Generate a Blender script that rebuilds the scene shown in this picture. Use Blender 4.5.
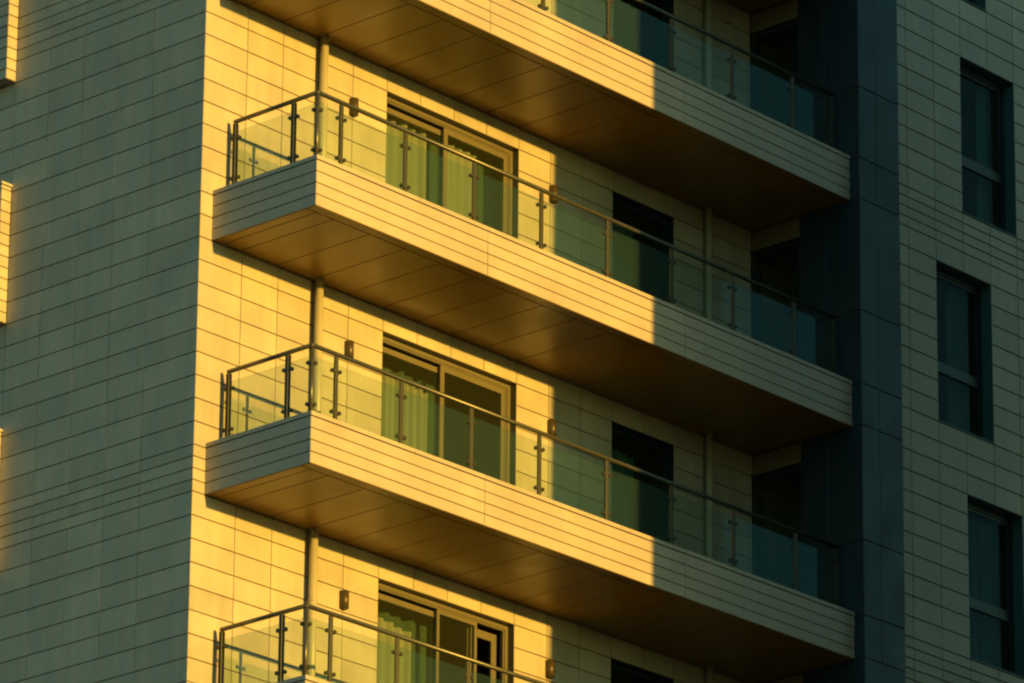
import bpy, bmesh, math, random
from mathutils import Vector, Matrix
R = math.radians
random.seed(7)
scene = bpy.context.scene
for o in list(bpy.data.objects): bpy.data.objects.remove(o)

# ------------------------------------------------------------------ camera
cd = bpy.data.cameras.new('camera'); cam = bpy.data.objects.new('camera', cd)
scene.collection.objects.link(cam); scene.camera = cam
yaw, pit, rol = R(53.1496), R(17.6738), R(-1.2355)
fw = Vector((math.sin(yaw)*math.cos(pit), math.cos(yaw)*math.cos(pit), math.sin(pit)))
ri = Vector((math.cos(yaw), -math.sin(yaw), 0)); up = ri.cross(fw)
r2 = ri*math.cos(rol)+up*math.sin(rol); u2 = -ri*math.sin(rol)+up*math.cos(rol)
M = Matrix(((r2.x, u2.x, -fw.x, -39.9278), (r2.y, u2.y, -fw.y, -41.81), (r2.z, u2.z, -fw.z, -23.3101), (0, 0, 0, 1)))
cam.matrix_world = M
cd.sensor_width = 36; cd.lens = 36*5380.69/1024
cd.shift_x = -530.26/1024; cd.shift_y = 305.48/1024
cd.clip_start = .5; cd.clip_end = 3000

# ------------------------------------------------------------------ light
SUN_AZ, SUN_EL = R(1.0), R(5.0)      # azimuth: towards -x from the facade normal (-y)
sd = Vector((-math.sin(SUN_AZ)*math.cos(SUN_EL), -math.cos(SUN_AZ)*math.cos(SUN_EL), math.sin(SUN_EL)))
w = bpy.data.worlds.new('World'); scene.world = w; w.use_nodes = True
nt = w.node_tree; bg = nt.nodes['Background']
sky = nt.nodes.new('ShaderNodeTexSky'); sky.sky_type = 'NISHITA'; sky.sun_disc = False
sky.sun_elevation = SUN_EL; sky.sun_rotation = math.atan2(sd.x, sd.y)
sky.air_density = 1.0; sky.dust_density = 1.0; sky.ozone_density = 1.0
mix = nt.nodes.new('ShaderNodeMix'); mix.data_type = 'RGBA'; mix.blend_type = 'MULTIPLY'
mix.inputs[0].default_value = 1; mix.inputs[7].default_value = (.47, .88, .76, 1)
nt.links.new(sky.outputs[0], mix.inputs[6]); nt.links.new(mix.outputs[2], bg.inputs[0])
bg.inputs[1].default_value = .132
sl = bpy.data.lights.new('sun', 'SUN'); so = bpy.data.objects.new('sun', sl); scene.collection.objects.link(so)
sl.energy = 5.0; sl.angle = R(.85); sl.color = (1.0, .515, .058)
so.rotation_euler = (-sd).to_track_quat('-Z', 'Y').to_euler()
vs = scene.view_settings; vs.view_transform = 'Standard'; vs.look = 'None'; vs.gamma = 1; vs.exposure = 0.70; vs.use_curve_mapping = False

# ------------------------------------------------------------------ materials
def mat(name, col, rough=.6, metal=0, spec=.5, var=0.0, dirt=0.0, bump=0.0, nscale=1.5, streak=0.0):
    m = bpy.data.materials.new(name); m.use_nodes = True; t = m.node_tree; b = t.nodes['Principled BSDF']
    b.inputs['Roughness'].default_value = rough; b.inputs['Metallic'].default_value = metal
    b.inputs['Specular IOR Level'].default_value = spec
    b.inputs['Base Color'].default_value = (*col, 1)
    L = t.links.new
    if var or dirt or streak:
        geo = t.nodes.new('ShaderNodeNewGeometry'); tc = t.nodes.new('ShaderNodeTexCoord')
        ns = t.nodes.new('ShaderNodeTexNoise'); ns.inputs['Scale'].default_value = nscale; ns.inputs['Detail'].default_value = 6
        L(tc.outputs['Object'], ns.inputs['Vector'])
        mp = t.nodes.new('ShaderNodeMapping'); mp.inputs['Scale'].default_value = (9, 9, .6)
        L(tc.outputs['Object'], mp.inputs['Vector'])
        n2 = t.nodes.new('ShaderNodeTexNoise'); n2.inputs['Scale'].default_value = 1; n2.inputs['Detail'].default_value = 4
        L(mp.outputs[0], n2.inputs['Vector'])
        def rng(src, lo, hi, a=0, b_=1):
            r = t.nodes.new('ShaderNodeMapRange'); r.inputs[1].default_value = a; r.inputs[2].default_value = b_
            r.inputs[3].default_value = lo; r.inputs[4].default_value = hi; L(src, r.inputs[0]); return r.outputs[0]
        def mul(a, b_):
            n = t.nodes.new('ShaderNodeMath'); n.operation = 'MULTIPLY'; L(a, n.inputs[0]); L(b_, n.inputs[1]); return n.outputs[0]
        v = rng(geo.outputs['Random Per Island'], 1-var, 1+var)
        v = mul(v, rng(ns.outputs[0], 1-dirt, 1+dirt*.6, .3, .7))
        v = mul(v, rng(n2.outputs[0], 1-streak, 1+streak*.4, .3, .7))
        vm = t.nodes.new('ShaderNodeVectorMath'); vm.operation = 'SCALE'; vm.inputs[0].default_value = col
        L(v, vm.inputs['Scale']); L(vm.outputs[0], b.inputs['Base Color'])
        if dirt:
            L(rng(ns.outputs[0], rough-.08, rough+.1, .3, .7), b.inputs['Roughness'])
    if bump:
        tc = t.nodes.new('ShaderNodeTexCoord'); nb = t.nodes.new('ShaderNodeTexNoise')
        nb.inputs['Scale'].default_value = 2.2; nb.inputs['Detail'].default_value = 2
        L(tc.outputs['Object'], nb.inputs['Vector'])
        bp = t.nodes.new('ShaderNodeBump'); bp.inputs['Strength'].default_value = bump; bp.inputs['Distance'].default_value = .02
        L(nb.outputs[0], bp.inputs['Height']); L(bp.outputs[0], b.inputs['Normal'])
    return m
def glass(name, tint, gloss=(1, 1, 1), f0=1.5, haze=0.0, hazecol=(.3, .4, .35)):
    m = bpy.data.materials.new(name); m.use_nodes = True; t = m.node_tree
    for n in list(t.nodes): t.nodes.remove(n)
    out = t.nodes.new('ShaderNodeOutputMaterial'); tr = t.nodes.new('ShaderNodeBsdfTransparent'); gl = t.nodes.new('ShaderNodeBsdfGlossy')
    gl.inputs['Roughness'].default_value = .03; gl.inputs['Color'].default_value = (*gloss, 1); tr.inputs['Color'].default_value = (*tint, 1)
    fr = t.nodes.new('ShaderNodeFresnel'); fr.inputs[0].default_value = f0
    mx = t.nodes.new('ShaderNodeMixShader'); ge = t.nodes.new('ShaderNodeNewGeometry')
    mm = t.nodes.new('ShaderNodeMath'); mm.operation = 'SUBTRACT'; mm.inputs[0].default_value = 1; t.links.new(ge.outputs['Backfacing'], mm.inputs[1])
    m3 = t.nodes.new('ShaderNodeMath'); m3.operation = 'MULTIPLY'; t.links.new(mm.outputs[0], m3.inputs[0]); t.links.new(fr.outputs[0], m3.inputs[1]); t.links.new(m3.outputs[0], mx.inputs[0]) 
    src = tr.outputs[0]
    if haze:
        df = t.nodes.new('ShaderNodeBsdfDiffuse'); df.inputs[0].default_value = (*hazecol, 1)  # diffuse veil painted in for what the glass would reflect
        m2 = t.nodes.new('ShaderNodeMixShader'); m2.inputs[0].default_value = haze
        t.links.new(tr.outputs[0], m2.inputs[1]); t.links.new(df.outputs[0], m2.inputs[2]); src = m2.outputs[0]
    t.links.new(src, mx.inputs[1]); t.links.new(gl.outputs[0], mx.inputs[2]); t.links.new(mx.outputs[0], out.inputs[0])
    return m
CLAD = mat('pale_cladding', (.42, .40, .36), .5, var=.085, dirt=.14, bump=.2, streak=.08)
FASC = mat('fascia_board', (.41, .375, .35), .5, var=.035, dirt=.10, bump=.12, streak=.04)
COP = mat('coping_metal', (.45, .44, .40), .45, dirt=.08)
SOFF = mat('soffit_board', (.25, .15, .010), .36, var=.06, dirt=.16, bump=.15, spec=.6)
BACK = mat('joint_backing', (.13, .09, .045), .9)
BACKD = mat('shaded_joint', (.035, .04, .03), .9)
JNT = mat('soffit_joint', (.015, .01, .006), .9)
DARK = mat('dark_cladding', (.008, .034, .062), .42, var=.05, dirt=.08, bump=.08)
STEEL = mat('brushed_steel', (.075, .08, .065), .30, metal=.4)
DKST = mat('dark_steel', (.045, .05, .04), .4, metal=.4)
PIPE = mat('painted_pipe', (.38, .37, .31), .4, dirt=.05)
FRM = mat('window_frame', (.12, .115, .08), .4, dirt=.05)
DFRM = mat('dark_frame', (.010, .028, .038), .4)
LAMP = mat('lamp_bronze', (.075, .06, .035), .45, metal=.3)
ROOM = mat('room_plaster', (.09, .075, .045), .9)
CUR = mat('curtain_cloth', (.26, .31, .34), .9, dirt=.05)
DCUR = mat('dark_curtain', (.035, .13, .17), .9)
HDR_SHADE = mat('shaded_header', (.17, .15, .11), .5, dirt=.08)  # pale cladding darkened, the soffit's shade put into its colour
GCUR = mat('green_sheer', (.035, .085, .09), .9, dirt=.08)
RREV = mat('reveal_metal', (.045, .12, .15), .45)
RGL = glass('rail_glass', (.88, .94, .88), gloss=(.45, .9, 1), f0=1.27, haze=.07, hazecol=(.09, .20, .27))
WGL = glass('window_glass', (.86, .88, .80), f0=1.3, gloss=(.3, .5, .65), haze=.03, hazecol=(.25, .3, .15))
CONC = mat('concrete', (.22, .21, .19), .8, dirt=.1)
ASPH = mat('asphalt', (.06, .06, .06), .9, dirt=.15)
NCON = mat('dark_render', (.13, .13, .12), .8, dirt=.1)
ROOF = mat('roof_gravel', (.2, .2, .19), .9, dirt=.1)

# ------------------------------------------------------------------ helpers
def box(bm, x0, x1, y0, y1, z0, z1, bev=0):
    vs_ = [bm.verts.new(p) for p in ((x0,y0,z0),(x1,y0,z0),(x1,y1,z0),(x0,y1,z0),(x0,y0,z1),(x1,y0,z1),(x1,y1,z1),(x0,y1,z1))]
    fs = [bm.faces.new([vs_[i] for i in f]) for f in ((0,3,2,1),(4,5,6,7),(0,1,5,4),(1,2,6,5),(2,3,7,6),(3,0,4,7))]
    if bev:
        es = {e for f in fs for e in f.edges}
        bmesh.ops.bevel(bm, geom=list(es), offset=bev, segments=2, affect='EDGES', profile=.5)
def tube(bm, a, b, r, n=14, cap=True):
    a, b = Vector(a), Vector(b); d = (b-a).normalized()
    u = d.orthogonal().normalized(); v = d.cross(u)
    A = []; B = []
    for i in range(n):
        t = 2*math.pi*i/n; o = u*math.cos(t)*r+v*math.sin(t)*r
        A.append(bm.verts.new(a+o)); B.append(bm.verts.new(b+o))
    for i in range(n):
        f = bm.faces.new((A[i], A[(i+1) % n], B[(i+1) % n], B[i])); f.smooth = True
    if cap: bm.faces.new(A[::-1]); bm.faces.new(B)
def obj(name, bm, m, parent=None):
    me = bpy.data.meshes.new(name); bmesh.ops.recalc_face_normals(bm, faces=bm.faces[:]); bm.to_mesh(me); bm.free(); me.materials.append(m)
    o = bpy.data.objects.new(name, me); scene.collection.objects.link(o)
    if parent: o.parent = parent
    return o
def thing(name, label, cat, loc=(0, 0, 0), group=None):
    o = bpy.data.objects.new(name, None); scene.collection.objects.link(o); o.location = loc
    o['label'] = label; o['category'] = cat
    if group: o['group'] = group
    return o
def copy_tree(o, parent=None):
    c = o.copy(); scene.collection.objects.link(c); c.parent = parent
    for ch in o.children: copy_tree(ch, c)
    return c
NB = bmesh.new
H, RW = 3.08, .28
def rows(z0, z1, bands=True, half=False):
    out = []; n = round(z0/RW)
    while n*RW < z1-1e-6:
        z = n*RW; out.append(z)
        if half or (bands and (z+1e-6) % 6.16 > 3.08-1e-4 and (z+1e-6) % 6.16 < 3.64-1e-3): out.append(z+RW/2)
        n += 1
    out = sorted(set(round(q, 4) for q in out+[z0, z1])); return [q for q in out if z0 <= q <= z1]
def cladding(P, B, mapf, us, zs, openings, depth=.014, hg=.006, vg=.004, c=.003, er=.0012, rnd=random.Random(3)):
    """panels in P, backing sheet in B. mapf(u, d, z) -> point, d = distance outward."""
    for i in range(len(us)-1):
        for j in range(len(zs)-1):
            uc, zc = (us[i]+us[i+1])/2, (zs[j]+zs[j+1])/2
            if any(a < uc < b and c < zc < d for a, b, c, d in openings): continue
            f = B.faces.new([B.verts.new(mapf(*q)) for q in ((us[i], -depth, zs[j]), (us[i+1], -depth, zs[j]), (us[i+1], -depth, zs[j+1]), (us[i], -depth, zs[j+1]))])
            u0, u1, z0, z1 = us[i]+vg, us[i+1]-vg, zs[j]+hg, zs[j+1]-hg
            e = [rnd.uniform(-er, er) for _ in range(4)]
            o = [P.verts.new(mapf(*q)) for q in ((u0+c, e[0], z0+c), (u1-c, e[1], z0+c), (u1-c, e[2], z1-c), (u0+c, e[3], z1-c))]
            k = [P.verts.new(mapf(*q)) for q in ((u0, -c, z0), (u1, -c, z0), (u1, -c, z1), (u0, -c, z1))]
            q = [P.verts.new(mapf(*q)) for q in ((u0, -depth+.001, z0), (u1, -depth+.001, z0), (u1, -depth+.001, z1), (u0, -depth+.001, z1))]
            P.faces.new(o)
            for s in range(4):
                P.faces.new((k[s], k[(s+1) % 4], o[(s+1) % 4], o[s])); P.faces.new((q[s], q[(s+1) % 4], k[(s+1) % 4], k[s]))

# ------------------------------------------------------------------ ground
GZ = -24.92
bm = NB(); f = bm.faces.new([bm.verts.new(p) for p in ((-900, -900, GZ), (900, -900, GZ), (900, 900, GZ), (-900, 900, GZ))])
g = obj('ground', bm, ASPH); g['kind'] = 'structure'

# ------------------------------------------------------------------ building
TOP = 12.32; BOT = -24.64
bld = thing('apartment_building', 'tall apartment block clad in pale rectangular panels with dark blue corner column and long balconies', 'building', (0, 0, GZ))
INV = Matrix.Translation((0, 0, -GZ))
def part(name, bm, m, parent=bld):
    o = obj(name, bm, m, parent)
    if parent is bld: o.matrix_local = INV     # children are modelled in world coordinates
    return o
LEV = range(-8, 4)
XE, XT, DT = 9.756, 10.574, 1.814            # tower side face, tower right edge, tower depth
YR = -1.671                                   # plane of the shaded right facade
c1 = .6755; cp = .5812
ux = [0]+[c1+cp*k for k in range(16)]
ux = [u for u in ux if u < XE-.1]+[XE]
DA = (c1+cp*4, c1+cp*8); DB = (c1+cp*11, c1+cp*13)
opens = []
for k in LEV:
    b = H*k
    opens += [(DA[0], DA[1], b+.28, b+2.8), (DB[0], DB[1], b+.28, b+2.8)]
P, B = NB(), NB()
# the front facade has narrow courses only where the band shows beside the balcony
cladding(P, B, lambda u, d, z: (u, -d, z), ux, rows(BOT, TOP), opens)
part('front_wall', P, CLAD); wb = part('wall_backing', B, BACK)
# left wall
y1, cl = .8576, .5884
uy = [0]+[y1+cl*k for k in range(21)]
BAY0, BAY1 = uy[5]-.006, uy[8]
bays = []
P, B = NB(), NB()
cladding(P, B, lambda u, d, z: (-d, u, z), uy, rows(BOT, TOP), [], vg=.0034, c=.0008, er=.0003)
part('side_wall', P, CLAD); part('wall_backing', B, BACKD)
YB = uy[-1]
# right wall
us = [XT+.004]+[10.93+cp*k for k in range(14)]
wins = []
for k in LEV:
    i = 1 if k % 2 == 0 else 2
    for rep in (0, 6):
        wins.append((us[1+i+rep], us[3+i+rep], H*k+.56, H*k+2.80))
P, B = NB(), NB()
cladding(P, B, lambda u, d, z: (u, YR-d, z), us, rows(BOT, TOP), wins, hg=.0075, vg=.0055)
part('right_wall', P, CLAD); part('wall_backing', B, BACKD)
XR = us[-1]
# tower (dark column) and its side face with the shade-toned header and balcony side door
zt = []
for k in LEV: zt += [H*k, H*k+.56, H*k+1.55]
zt.append(TOP)
P, B = NB(), NB()
cladding(P, B, lambda u, d, z: (u, -DT-d, z), [XE, 10.105, XT], zt, [], vg=.0025, hg=.006)
cladding(P, B, lambda u, d, z: (XE-d, -u, z), [.81, 1.254, DT], zt, [], vg=.0025, hg=.006)
cladding(P, B, lambda u, d, z: (XT+d, -u, z), [-YR, DT], zt, [], vg=.0025, hg=.006)
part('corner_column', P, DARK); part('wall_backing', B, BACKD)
SD = (.02, .81)
B = NB()
for k in LEV:          # below every door a plinth panel, above it a header of cladding darkened to a shade tone
    P = NB()
    cladding(P, B, lambda u, d, z: (XE-d, -u, z), [0, .81], [H*k+2.8, H*k+3.08], [])
    part('recess_header', P, HDR_SHADE)
B.free()
# roof slab with parapet
bm = NB(); box(bm, -.06, XR+.06, -DT-.06, YB+.06, TOP+.004, TOP+.12, .01); box(bm, -.03, XR+.03, -DT-.03, YB+.03, TOP+.12, TOP+.35, .02)
part('roof', bm, ROOF)
# rear and far faces, plain
bm = NB(); box(bm, 0.03, XR-.004, 6.0, YB-.03, BOT-.27, TOP); box(bm, XR-.3, XR-.002, YR+.03, 6, BOT-.27, TOP)
part('rear_wall', bm, CONC)

def reveal(bm, mapf, u0, u1, z0, z1, d):
    """lining of an opening: four thin boards reaching d inwards."""
    t = .02
    for a, b, c, e in ((u0-t, u0-.001, z0-t, z1+t), (u1+.001, u1+t, z0-t, z1+t), (u0, u1, z1+.001, z1+t), (u0, u1, z0-t, z0-.001)):
        ps = [mapf(u, dd, z) for dd in (-.004, -d) for z in (c, e) for u in (a, b)]
        v = [bm.verts.new(p) for p in ps]
        for q in ((0,1,3,2), (4,6,7,5), (0,4,5,1), (2,3,7,6), (0,2,6,4), (1,5,7,3)): bm.faces.new([v[i] for i in q])
def mbox(bm, mapf, u0, u1, d0, d1, z0, z1):
    ps = [mapf(u, dd, z) for dd in (d0, d1) for z in (z0, z1) for u in (u0, u1)]
    v = [bm.verts.new(p) for p in ps]
    for q in ((0,1,3,2), (4,6,7,5), (0,4,5,1), (2,3,7,6), (0,2,6,4), (1,5,7,3)): bm.faces.new([v[i] for i in q])
def frame(bm, mapf, u0, u1, z0, z1, d0, d1, w, wt=None):
    wt = wt or w
    mbox(bm, mapf, u0, u0+w, d0, d1, z0, z1); mbox(bm, mapf, u1-w, u1, d0, d1, z0, z1)
    mbox(bm, mapf, u0+w, u1-w, d0, d1, z1-wt, z1); mbox(bm, mapf, u0+w, u1-w, d0, d1, z0, z0+wt)
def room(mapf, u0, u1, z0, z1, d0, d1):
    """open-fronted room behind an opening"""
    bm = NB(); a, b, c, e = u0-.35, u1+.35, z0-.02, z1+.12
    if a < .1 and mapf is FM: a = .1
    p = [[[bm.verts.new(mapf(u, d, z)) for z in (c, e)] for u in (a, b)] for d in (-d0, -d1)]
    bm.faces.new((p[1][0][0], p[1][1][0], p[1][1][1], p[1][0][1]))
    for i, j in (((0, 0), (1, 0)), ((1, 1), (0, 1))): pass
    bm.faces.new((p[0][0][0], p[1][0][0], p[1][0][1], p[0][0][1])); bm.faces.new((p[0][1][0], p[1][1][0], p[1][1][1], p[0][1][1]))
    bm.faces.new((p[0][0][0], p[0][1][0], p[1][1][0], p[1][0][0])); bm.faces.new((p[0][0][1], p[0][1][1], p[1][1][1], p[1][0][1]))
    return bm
FM = lambda u, d, z: (u, -d, z)
RM = lambda u, d, z: (u, YR-d, z)
SM = lambda u, d, z: (XE-d, -u, z)
def curtain(mapf, u0, u1, z0, z1, d, label, m, folds=.11, amp=.025, rnd=None, top=None, bunch=0):
    rnd = rnd or random.Random(int(u0*100)+int(z0*10))
    bm = NB(); n = max(12, int((u1-u0)/.012)); ph = rnd.random()*6; rowsz = 14
    grid = []
    for j in range(rowsz+1):
        t = j/rowsz; row = []
        for i in range(n+1):
            s = i/n; u = u0+(u1-u0)*s
            a = amp*(.6+.4*t)*(math.sin(u*2*math.pi/folds+ph+.3*math.sin(3*t+u*9))+.45*math.sin(u*2*math.pi/folds*.43+ph*2))
            uu = u+bunch*(1-t)*(s-.5)*.25
            zt_ = z1-(.02*math.sin(u*17+ph) if top is None else top*s)
            row.append((uu, -d+a, z0+(zt_-z0)*t))
        grid.append(row)
    V = [[bm.verts.new(mapf(*q)) for q in row] for row in grid]
    W = [[bm.verts.new(mapf(q[0], q[1]-.004, q[2])) for q in row] for row in grid]
    for j in range(rowsz):
        for i in range(n):
            f = bm.faces.new((V[j][i], V[j][i+1], V[j+1][i+1], V[j+1][i])); f.smooth = True
            f = bm.faces.new((W[j][i], W[j+1][i], W[j+1][i+1], W[j][i+1])); f.smooth = True
    o = obj('curtain', bm, m); o['label'] = label; o['category'] = 'curtain'; return o

# large sliding balcony doors
def sliding_door(k, mode):
    z0, z1 = H*k+.28, H*k+2.8; u0, u1 = DA
    bm = NB(); reveal(bm, FM, u0, u1, z0, z1, .16); part('door_reveal', bm, FRM)
    fr = NB(); frame(fr, FM, u0+.002, u1-.002, z0+.002, z1-.002, -.10, -.155, .05); frame(fr, FM, u0+.052, u1-.052, z0+.052, z1-.052, -.112, -.155, .022)
    fo = part('balcony_door', fr, FRM)
    a, b, c, d = u0+.075, u1-.075, z0+.075, z1-.075
    mid = (a+b)/2-.02
    bm = NB(); frame(bm, FM, a, mid+.03, c, d-.02, -.175, -.215, .06, .07); l1 = obj('leaf_frame', bm, FRM, fo)
    bm = NB(); mbox(bm, FM, a+.06, mid-.03, -.193, -.197, c+.07, d-.09); obj('glass_pane', bm, WGL, fo)
    if mode == 'closed':
        bm = NB(); frame(bm, FM, mid-.03, b, c, d, -.118, -.158, .07, .07); obj('leaf_frame', bm, FRM, fo)
        bm = NB(); mbox(bm, FM, mid+.04, b-.07, -.136, -.140, c+.07, d-.07); obj('glass_pane', bm, WGL, fo)
    else:
        bm = NB(); frame(bm, FM, mid-.03, mid+.66, c, d, -.118, -.158, .045, .05); obj('leaf_frame', bm, FRM, fo)
        bm = NB(); mbox(bm, FM, mid+.02, mid+.61, -.136, -.140, c+.05, d-.05); obj('glass_pane', bm, WGL, fo)
        bm = NB(); frame(bm, FM, mid+.60, b, c, d-.03, -.22, -.25, .09, .10); obj('leaf_frame', bm, FRM, fo)
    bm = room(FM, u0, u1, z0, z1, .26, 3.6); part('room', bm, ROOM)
    for q in (fo,): q['label'] = {'closed': 'wide two-leaf sliding glass door', 'open': 'sliding glass door with its right leaf slid part open'}[mode]
def small_door(k):
    z0, z1 = H*k+.28, H*k+2.8; u0, u1 = DB
    bm = NB(); reveal(bm, FM, u0, u1, z0, z1, .16); part('door_reveal', bm, DFRM)
    fr = NB(); frame(fr, FM, u0+.002, u1-.002, z0+.002, z1-.002, -.12, -.17, .06); mbox(fr, FM, u0+.06, u1-.06, -.125, -.165, z0+.95, z0+1.0)
    fo = part('balcony_door', fr, DFRM); fo['label'] = 'single glass door in the shaded part of the wall'
    bm = NB(); mbox(bm, FM, u0+.06, u1-.06, -.140, -.144, z0+.06, z1-.06); obj('glass_pane', bm, WGL, fo)
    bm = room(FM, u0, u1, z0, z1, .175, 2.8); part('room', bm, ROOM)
def side_door(k):
    z0, z1 = H*k+.28, H*k+2.8; u0, u1 = .012, .81
    bm = NB(); frame(bm, SM, u0, u1-.002, z0+.002, z1-.002, -.05, -.10, .07)
    fo = part('side_door', bm, DFRM)
    bm = NB(); mbox(bm, SM, u0+.07, u1-.072, -.07, -.074, z0+.07, z1-.07); obj('glass_pane', bm, WGL, fo)
    bm = NB(); a, b = u0, u1-.002
    p = [[[bm.verts.new(SM(u, d, z)) for z in (z0, z1)] for u in (a, b)] for d in (-.022, -.75)]
    bm.faces.new((p[1][0][0], p[1][1][0], p[1][1][1], p[1][0][1]))
    bm.faces.new((p[0][0][0], p[1][0][0], p[1][0][1], p[0][0][1])); bm.faces.new((p[0][1][0], p[1][1][0], p[1][1][1], p[0][1][1]))
    bm.faces.new((p[0][0][0], p[0][1][0], p[1][1][0], p[1][0][0])); bm.faces.new((p[0][0][1], p[0][1][1], p[1][1][1], p[1][0][1]))
    part('room', bm, ROOM)
def window(u0, u1, z0, z1):
    bm = NB(); reveal(bm, RM, u0, u1, z0, z1, .24); part('window_reveal', bm, RREV)
    bm = NB(); frame(bm, RM, u0+.002, u1-.002, z0+.002, z1-.002, -.17, -.235, .075)
    zm = z0+.80
    mbox(bm, RM, u0+.077, u1-.077, -.175, -.23, zm, zm+.11)
    frame(bm, RM, u0+.08, u1-.08, zm+.112, z1-.08, -.185, -.225, .035)
    fo = part('window', bm, DFRM)
    bm = NB(); mbox(bm, RM, u0+.075, u1-.075, -.20, -.204, z0+.075, zm); obj('glass_pane', bm, WGL, fo)
    bm = NB(); mbox(bm, RM, u0+.115, u1-.115, -.20, -.204, zm+.147, z1-.115); obj('glass_pane', bm, WGL, fo)
    bm = NB(); mbox(bm, RM, u0-.0, u1+.0, .012, -.16, z0+.0005, z0+.02); obj('sill', bm, DFRM, fo)
    bm = room(RM, u0, u1, z0, z1, .245, 1.5); part('room', bm, ROOM)
for k in range(-3, 3):
    sliding_door(k, 'open' if k == -2 else 'closed'); small_door(k); side_door(k)
for w_ in wins:
    if -7 < w_[2] < 9.5 and w_[0] < 14: window(*w_)
# solid dark infill of openings on the floors outside the picture
bm = NB()
for k in LEV:
    if not -3 <= k < 3:
        for a, b in (DA, DB): box(bm, a-.01, b+.01, .024, .05, H*k+.27, H*k+2.81)
        box(bm, XE+.024, XE+.05, -.82, .0, H*k+.27, H*k+2.81)
for w_ in wins:
    if not (-7 < w_[2] < 9.5 and w_[0] < 14): box(bm, w_[0]-.01, w_[1]+.01, YR+.024, YR+.05, w_[2]-.01, w_[3]+.01)
part('window_infill', bm, DFRM)

# bay window surrounds on the side wall
def bay(k):
    z0, z1 = H*k-.27, H*k+1.475; p = .155
    ya, yb = BAY0, BAY1
    bm = NB(); box(bm, -p+.022, -.003, ya+.022, yb-.022, z0+.02, z1-.02); box(bm, -p-.012, -.002, ya-.012, yb+.012, z1-.018, z1+.012)
    o = part('bay_window', bm, COP)
    zz = []; z = z0+.07-.0
    zz = [z0]+[round(z0+.13+.14*i, 4) for i in range(12) if z0+.13+.14*i < z1-.06]+[z1-.022]
    P, B = NB(), NB()
    cladding(P, B, lambda u, d, z: (-u, ya-d, z), [.003, p], zz, [], hg=.006)
    cladding(P, B, lambda u, d, z: (-p-d, u, z), [ya, ya+.25], zz, [], hg=.006)
    obj('bay_cladding', P, CLAD, o); P = NB()
    cladding(P, B, lambda u, d, z: (-p-d, u, z), [yb-.25, yb], zz, [], hg=.006)
    obj('bay_cladding', P, CLAD, o); obj('bay_backing', B, BACK, o)
    bm = NB(); frame(bm, lambda u, d, z: (-p-d, u, z), ya+.25, yb-.25, z0, z1-.02, -.0, -.03, .06); obj('bay_frame', bm, FRM, o)
    bm = NB(); mbox(bm, lambda u, d, z: (-p-d, u, z), ya+.31, yb-.31, -.012, -.018, z0+.06, z1-.08); obj('glass_pane', bm, DFRM, o)
def bay_tall(k): pass
for k in (-1, 0, 1): bay(k)
# the topmost one in view sits on the band and has the same side strip

# ------------------------------------------------------------------ balconies
BX, BD, CAP = .1855, 1.661, .616
def balcony(k):
    b = H*k
    bm = NB()   # slab core
    box(bm, BX+.025, XE-.004, -BD+.025, -.001, b+.022, b+.28); box(bm, BX+.025, BX+.12, -BD+.025, -.001, b+.28, b+.555); box(bm, BX+.12, XE-.004, -BD+.025, -BD+.12, b+.28, b+.555)
    o = part('balcony', bm, JNT)
    P, B = NB(), NB(); z = [b, b+.14, b+.28, b+.42, b+.56]
    cladding(P, B, lambda u, d, z: (u, -BD-d, z), [BX, 3.013, 6.53, XE-.004], z, [], hg=.0055, vg=.0035)
    cladding(P, B, lambda u, d, z: (BX-d, -u, z), [.001, BD], z, [], hg=.0055, vg=.0035)
    obj('fascia', P, FASC, o); obj('fascia_backing', B, BACK, o)
    bm = NB()   # inner lining
    box(bm, BX+.121, BX+.13, -BD+.13, -.002, b+.281, b+.554); box(bm, BX+.13, XE-.005, -BD+.121, -BD+.13, b+.281, b+.554)
    obj('parapet_lining', bm, FASC, o)
    bm = NB(); sx = [BX-.006, 1.845, 3.01, 4.18, 5.36, 6.54, 7.69, 8.84, XE-.005]
    for i in range(8): box(bm, sx[i]+(.002 if i else 0), sx[i+1]-.002, -BD-.006, -BD+.14, b+.566, b+CAP, .002)
    box(bm, BX-.006, BX+.14, -BD+.144, -.72, b+.566, b+CAP, .002); box(bm, BX-.006, BX+.14, -.716, -.001, b+.566, b+CAP, .002)
    obj('coping', bm, FASC, o)
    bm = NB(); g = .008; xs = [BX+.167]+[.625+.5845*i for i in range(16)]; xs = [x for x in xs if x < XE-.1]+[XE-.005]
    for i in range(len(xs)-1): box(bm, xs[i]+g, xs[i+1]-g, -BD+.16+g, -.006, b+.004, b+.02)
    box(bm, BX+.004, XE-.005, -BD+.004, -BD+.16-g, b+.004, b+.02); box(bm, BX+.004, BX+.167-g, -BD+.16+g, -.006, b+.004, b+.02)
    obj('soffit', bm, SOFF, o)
    bm = NB(); box(bm, BX+.135, XE-.006, -BD+.135, -.003, b+.281, b+.295); obj('deck', bm, CONC, o)
for k in range(-3, 3): balcony(k)

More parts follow.
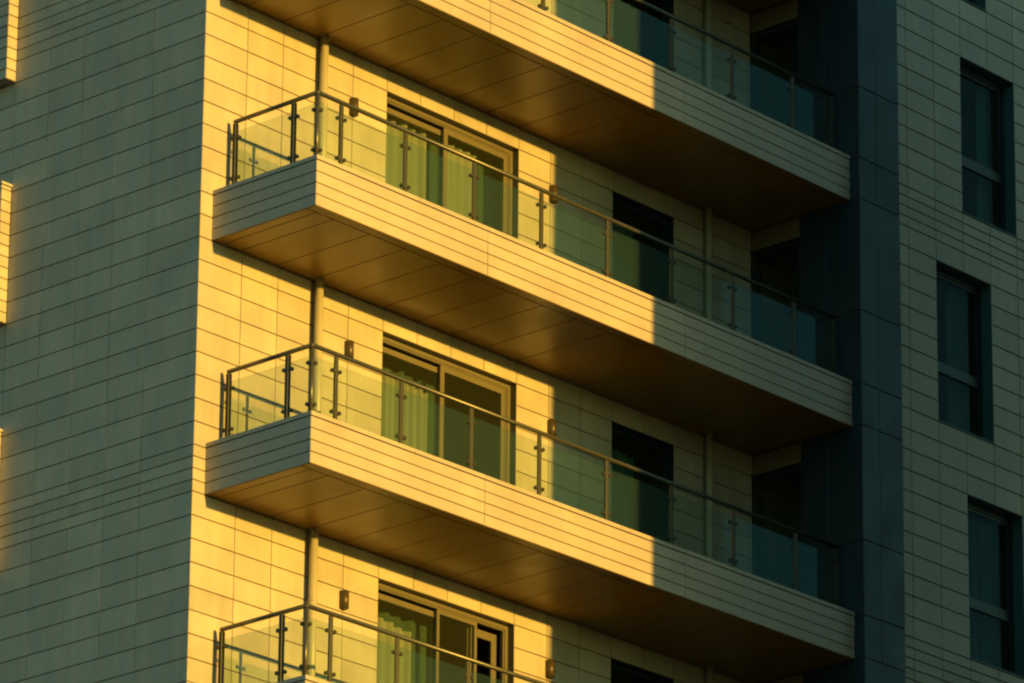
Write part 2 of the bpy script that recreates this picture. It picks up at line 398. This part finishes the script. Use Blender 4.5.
# ------------------------------------------------------------------ railings
RX, RY = .405, -1.43
posts = [.79, 1.848, 3.012, 4.18, 5.36, 6.54, 7.692, 8.88]
GR = 'glass railings along the balconies'
def railing():
    t = thing('glass_railing', '', 'railing', (0, 0, 0), GR)
    zr = 1.515; r = .026
    bm = NB(); tube(bm, (RX, RY, zr), (9.70, RY, zr), r); tube(bm, (RX, RY, zr), (RX, -.10, zr), r)
    bmesh.ops.create_uvsphere(bm, u_segments=14, v_segments=8, radius=r*1.02, matrix=Matrix.Translation((RX, RY, zr)))
    for f in bm.faces: f.smooth = True
    obj('handrail', bm, STEEL, t)
    def post(x, y, alongx):
        bm = NB()
        if alongx: box(bm, x-.024, x-.008, y-.016, y+.016, CAP-.06, zr-.028, .003); box(bm, x+.008, x+.024, y-.016, y+.016, CAP-.06, zr-.028, .003); box(bm, x-.007, x+.007, y-.010, y+.010, CAP-.06, zr-.03)
        else: box(bm, x-.025, x+.025, y-.024, y-.008, CAP-.06, zr-.028, .003); box(bm, x-.025, x+.025, y+.008, y+.024, CAP-.06, zr-.028, .003); box(bm, x-.010, x+.010, y-.007, y+.007, CAP-.06, zr-.03)
        box(bm, x-.045, x+.045, y-.045, y+.045, CAP-.07, CAP-.055)
        p = obj('post', bm, STEEL, t)
        for z in (zr-.205, zr-.70):
            for s in (-1, 1):
                if x > 9.6 and s == 1: continue
                bm = NB()
                if alongx: c = Vector((x+s*.052, y, z)); tube(bm, c-Vector((0, .022, 0)), c+Vector((0, .022, 0)), .024, 12); tube(bm, (x+s*.02, y, z), (x+s*.04, y, z), .010, 8)
                else: c = Vector((x, y+s*.052, z)); tube(bm, c-Vector((.022, 0, 0)), c+Vector((.022, 0, 0)), .024, 12); tube(bm, (x, y+s*.02, z), (x, y+s*.04, z), .010, 8)
                obj('clamp', bm, DKST, p)
    for x in posts+[9.68]: post(x, RY, True)
    post(RX, -1.055, False); post(RX, -.115, False)
    # corner post, with one clamp on each side
    bm = NB(); tube(bm, (RX, RY, CAP-.06), (RX, RY, zr-.02), .022); p = obj('post', bm, STEEL, t)
    for z in (zr-.205, zr-.70):
        bm = NB(); tube(bm, (RX+.05, RY-.022, z), (RX+.05, RY+.022, z), .024, 12); tube(bm, (RX+.015, RY, z), (RX+.04, RY, z), .01, 8); obj('clamp', bm, DKST, p)
        bm = NB(); tube(bm, (RX-.022, RY+.05, z), (RX+.022, RY+.05, z), .024, 12); tube(bm, (RX, RY+.015, z), (RX, RY+.04, z), .01, 8); obj('clamp', bm, DKST, p)
    xs = [RX]+posts+[9.68]
    for i in range(len(xs)-1):
        bm = NB(); box(bm, xs[i]+.04, xs[i+1]-.04, RY-.005, RY+.005, zr-.81, zr-.125); obj('glass_panel', bm, RGL, t)
    for a, b in ((RY, -1.055), (-1.055, -.115)):
        bm = NB(); box(bm, RX-.005, RX+.005, a+.04, b-.04, zr-.81, zr-.125); obj('glass_panel', bm, RGL, t)
    return t
rl = railing(); rl.location = (0, 0, 0)
for k, lab in ((1, 'glass and steel railing of the topmost balcony, only its shaded right half in the photo'),
               (-1, 'glass and steel railing of the lower of the two balconies seen with their left ends'),
               (-2, 'glass and steel railing at the bottom edge of the photo, its balcony cut off below')):
    c = copy_tree(rl); c.location = (0, 0, H*k); c['label'] = lab
rl['label'] = 'glass and steel railing of the upper of the two balconies seen with their left ends'

# ------------------------------------------------------------------ drainpipes
def drainpipe(x, label):
    t = thing('drainpipe', label, 'drainpipe', (x, -.10, GZ), 'drainpipes down the balcony wall')
    # one run per storey, broken where it passes through each balcony slab
    for k in range(-4, 3):
        bm = NB(); tube(bm, (0, 0, H*k+.29-GZ), (0, 0, H*(k+1)+.003-GZ), .05, 20); p = obj('pipe', bm, PIPE, t)
        bm = NB(); tube(bm, (0, 0, H*k+.297-GZ), (0, 0, H*k+.33-GZ), .062, 20); obj('collar', bm, PIPE, p)
        for z in (.9, 2.2):
            bm = NB(); tube(bm, (0, 0, H*k+z-GZ), (0, 0, H*k+z+.03-GZ), .0535, 20); box(bm, -.012, .012, .04, .102, H*k+z+.004-GZ, H*k+z+.026-GZ); obj('bracket', bm, PIPE, p)
    return t
drainpipe(1.83, 'pale round drainpipe running down the sunlit wall behind the balcony corners')
drainpipe(8.80, 'round drainpipe in deep shade between the single glass doors and the dark recess')

# ------------------------------------------------------------------ wall lamps
def lamp():
    t = thing('wall_lamp', '', 'wall lamp', (0, 0, 0), 'wall lamps beside the sliding doors')
    bm = NB(); n = 16; r = .052
    for (z0, z1) in ((-.105, .105),):
        A = [bm.verts.new((r*math.sin(math.pi*(i/n)*1.0-math.pi/2)*1.0, -.035-r*math.cos(math.pi*(i/n)-math.pi/2), z0)) for i in range(n+1)]
        Bv = [bm.verts.new((v.co.x, v.co.y, z1)) for v in A]
        a2 = [bm.verts.new((s*r, -.004, z)) for s, z in ((-1, z0), (1, z0), (-1, z1), (1, z1))]
        for i in range(n):
            f = bm.faces.new((A[i], A[i+1], Bv[i+1], Bv[i])); f.smooth = True
        bm.faces.new((a2[0], A[0], Bv[0], a2[2])); bm.faces.new((a2[1], a2[3], Bv[-1], A[-1])); bm.faces.new((a2[0], a2[2], a2[3], a2[1]))
        bm.faces.new([a2[0]]+A+[a2[1]]); bm.faces.new([a2[2]]+Bv+[a2[3]])
    obj('shade', bm, LAMP, t)
    bm = NB(); box(bm, -.03, .03, -.0035, .001, -.07, .07); obj('wall_plate', bm, DKST, t)
    bm = NB(); tube(bm, (0, -.045, -.112), (0, -.045, -.1055), .036, 14); obj('lens', bm, DKST, t)
    return t
spots = [(2.41, 2.385, 'small bronze wall lamp left of the upper sliding door with pale curtains, fully in sun'),
         (2.41, -.70, 'small bronze wall lamp left of the middle sliding door, fully in sun'),
         (2.41, -3.78, 'small bronze wall lamp left of the lowest sliding door, fully in sun'),
         (5.93, 2.385, 'small bronze wall lamp on the shadow edge right of the upper sliding door'),
         (5.93, -.70, 'small bronze wall lamp on the shadow edge right of the middle sliding door'),
         (5.93, -3.78, 'small bronze wall lamp on the shadow edge right of the lowest sliding door')]
l0 = lamp()
for i, (x, z, lab) in enumerate(spots):
    o = l0 if i == 0 else copy_tree(l0)
    o.location = (x, 0, z); o['label'] = lab

# ------------------------------------------------------------------ curtains
curtain(FM, DA[0]+.06, DA[0]+1.02, .32, 2.66, .30, 'olive curtain in the left leaf of the upper sliding door', CUR, .17, .03)
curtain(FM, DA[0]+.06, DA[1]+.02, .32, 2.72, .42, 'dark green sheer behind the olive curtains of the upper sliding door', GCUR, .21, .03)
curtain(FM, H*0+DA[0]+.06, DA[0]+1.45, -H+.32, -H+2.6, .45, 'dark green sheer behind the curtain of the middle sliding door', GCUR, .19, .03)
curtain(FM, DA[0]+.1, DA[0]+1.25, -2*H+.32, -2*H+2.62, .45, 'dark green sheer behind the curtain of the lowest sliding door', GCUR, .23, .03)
curtain(FM, DA[0]+1.36, DA[0]+1.87, .32, 2.66, .30, 'olive curtain in the right leaf of the upper sliding door', CUR, .14, .02)
curtain(FM, DA[0]+.08, DA[0]+1.10, H*-1+.32, H*-1+2.52, .33, 'yellow-green curtain gathered in folds in the middle sliding door', CUR, .12, .035, top=.12)
curtain(FM, DA[0]+.22, DA[0]+.92, H*-2+.32, H*-2+2.5, .33, 'crumpled pale green curtain in the lowest sliding door', CUR, .15, .03, top=.1)
for k in (-2, -1, 0, 1):
    pos = {1: 'topmost', 0: 'upper', -1: 'middle', -2: 'lowest'}[k]
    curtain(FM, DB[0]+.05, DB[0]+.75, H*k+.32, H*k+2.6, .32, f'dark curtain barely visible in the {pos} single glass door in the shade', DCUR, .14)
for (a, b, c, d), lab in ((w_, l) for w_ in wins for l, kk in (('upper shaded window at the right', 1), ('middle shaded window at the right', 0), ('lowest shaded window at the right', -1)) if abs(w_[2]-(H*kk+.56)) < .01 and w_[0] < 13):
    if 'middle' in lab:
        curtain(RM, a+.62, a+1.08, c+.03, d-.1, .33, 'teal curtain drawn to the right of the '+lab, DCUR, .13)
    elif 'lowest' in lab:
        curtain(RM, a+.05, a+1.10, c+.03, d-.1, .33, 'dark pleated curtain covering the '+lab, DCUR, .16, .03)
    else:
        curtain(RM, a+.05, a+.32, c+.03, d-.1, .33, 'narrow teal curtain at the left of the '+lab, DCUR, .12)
        curtain(RM, a+.72, a+1.0, c+.03, d-.1, .33, 'narrow teal curtain at the right of the '+lab, DCUR, .12)

# ------------------------------------------------------------------ neighbouring tower that casts the big shadow
SY = -9.0; SX = 5.925-math.tan(SUN_AZ)*(-BD-SY)
nb = thing('neighbouring_tower', 'dark rendered tower beyond the right edge whose shadow covers half the facade', 'building', (SX, SY, GZ))
bm = NB(); NW, ND, NH = 10.6, 8.0, 33.6; box(bm, 0, NW, -ND, 0, 0, NH); obj('wall', bm, NCON, nb)
bm = NB(); box(bm, 0.1, NW-.1, -ND+.1, -.1, NH+.002, NH+.3); obj('roof', bm, ROOF, nb)
for i in range(4):
    for j in range(10):
        bm = NB(); x = 1.0+i*2.4; z = 2+3.2*j; box(bm, x, x+1.3, .001, .03, z, z+1.5); o = obj('window', bm, DFRM, nb)

# render settings
scene.render.resolution_x, scene.render.resolution_y = 1024, 683
scene.render.engine = 'CYCLES'
scene.cycles.pixel_filter_type = 'BLACKMAN_HARRIS'; scene.cycles.filter_width = 2.2
scene.cycles.max_bounces = 10; scene.cycles.diffuse_bounces = 5; scene.cycles.transparent_max_bounces = 16
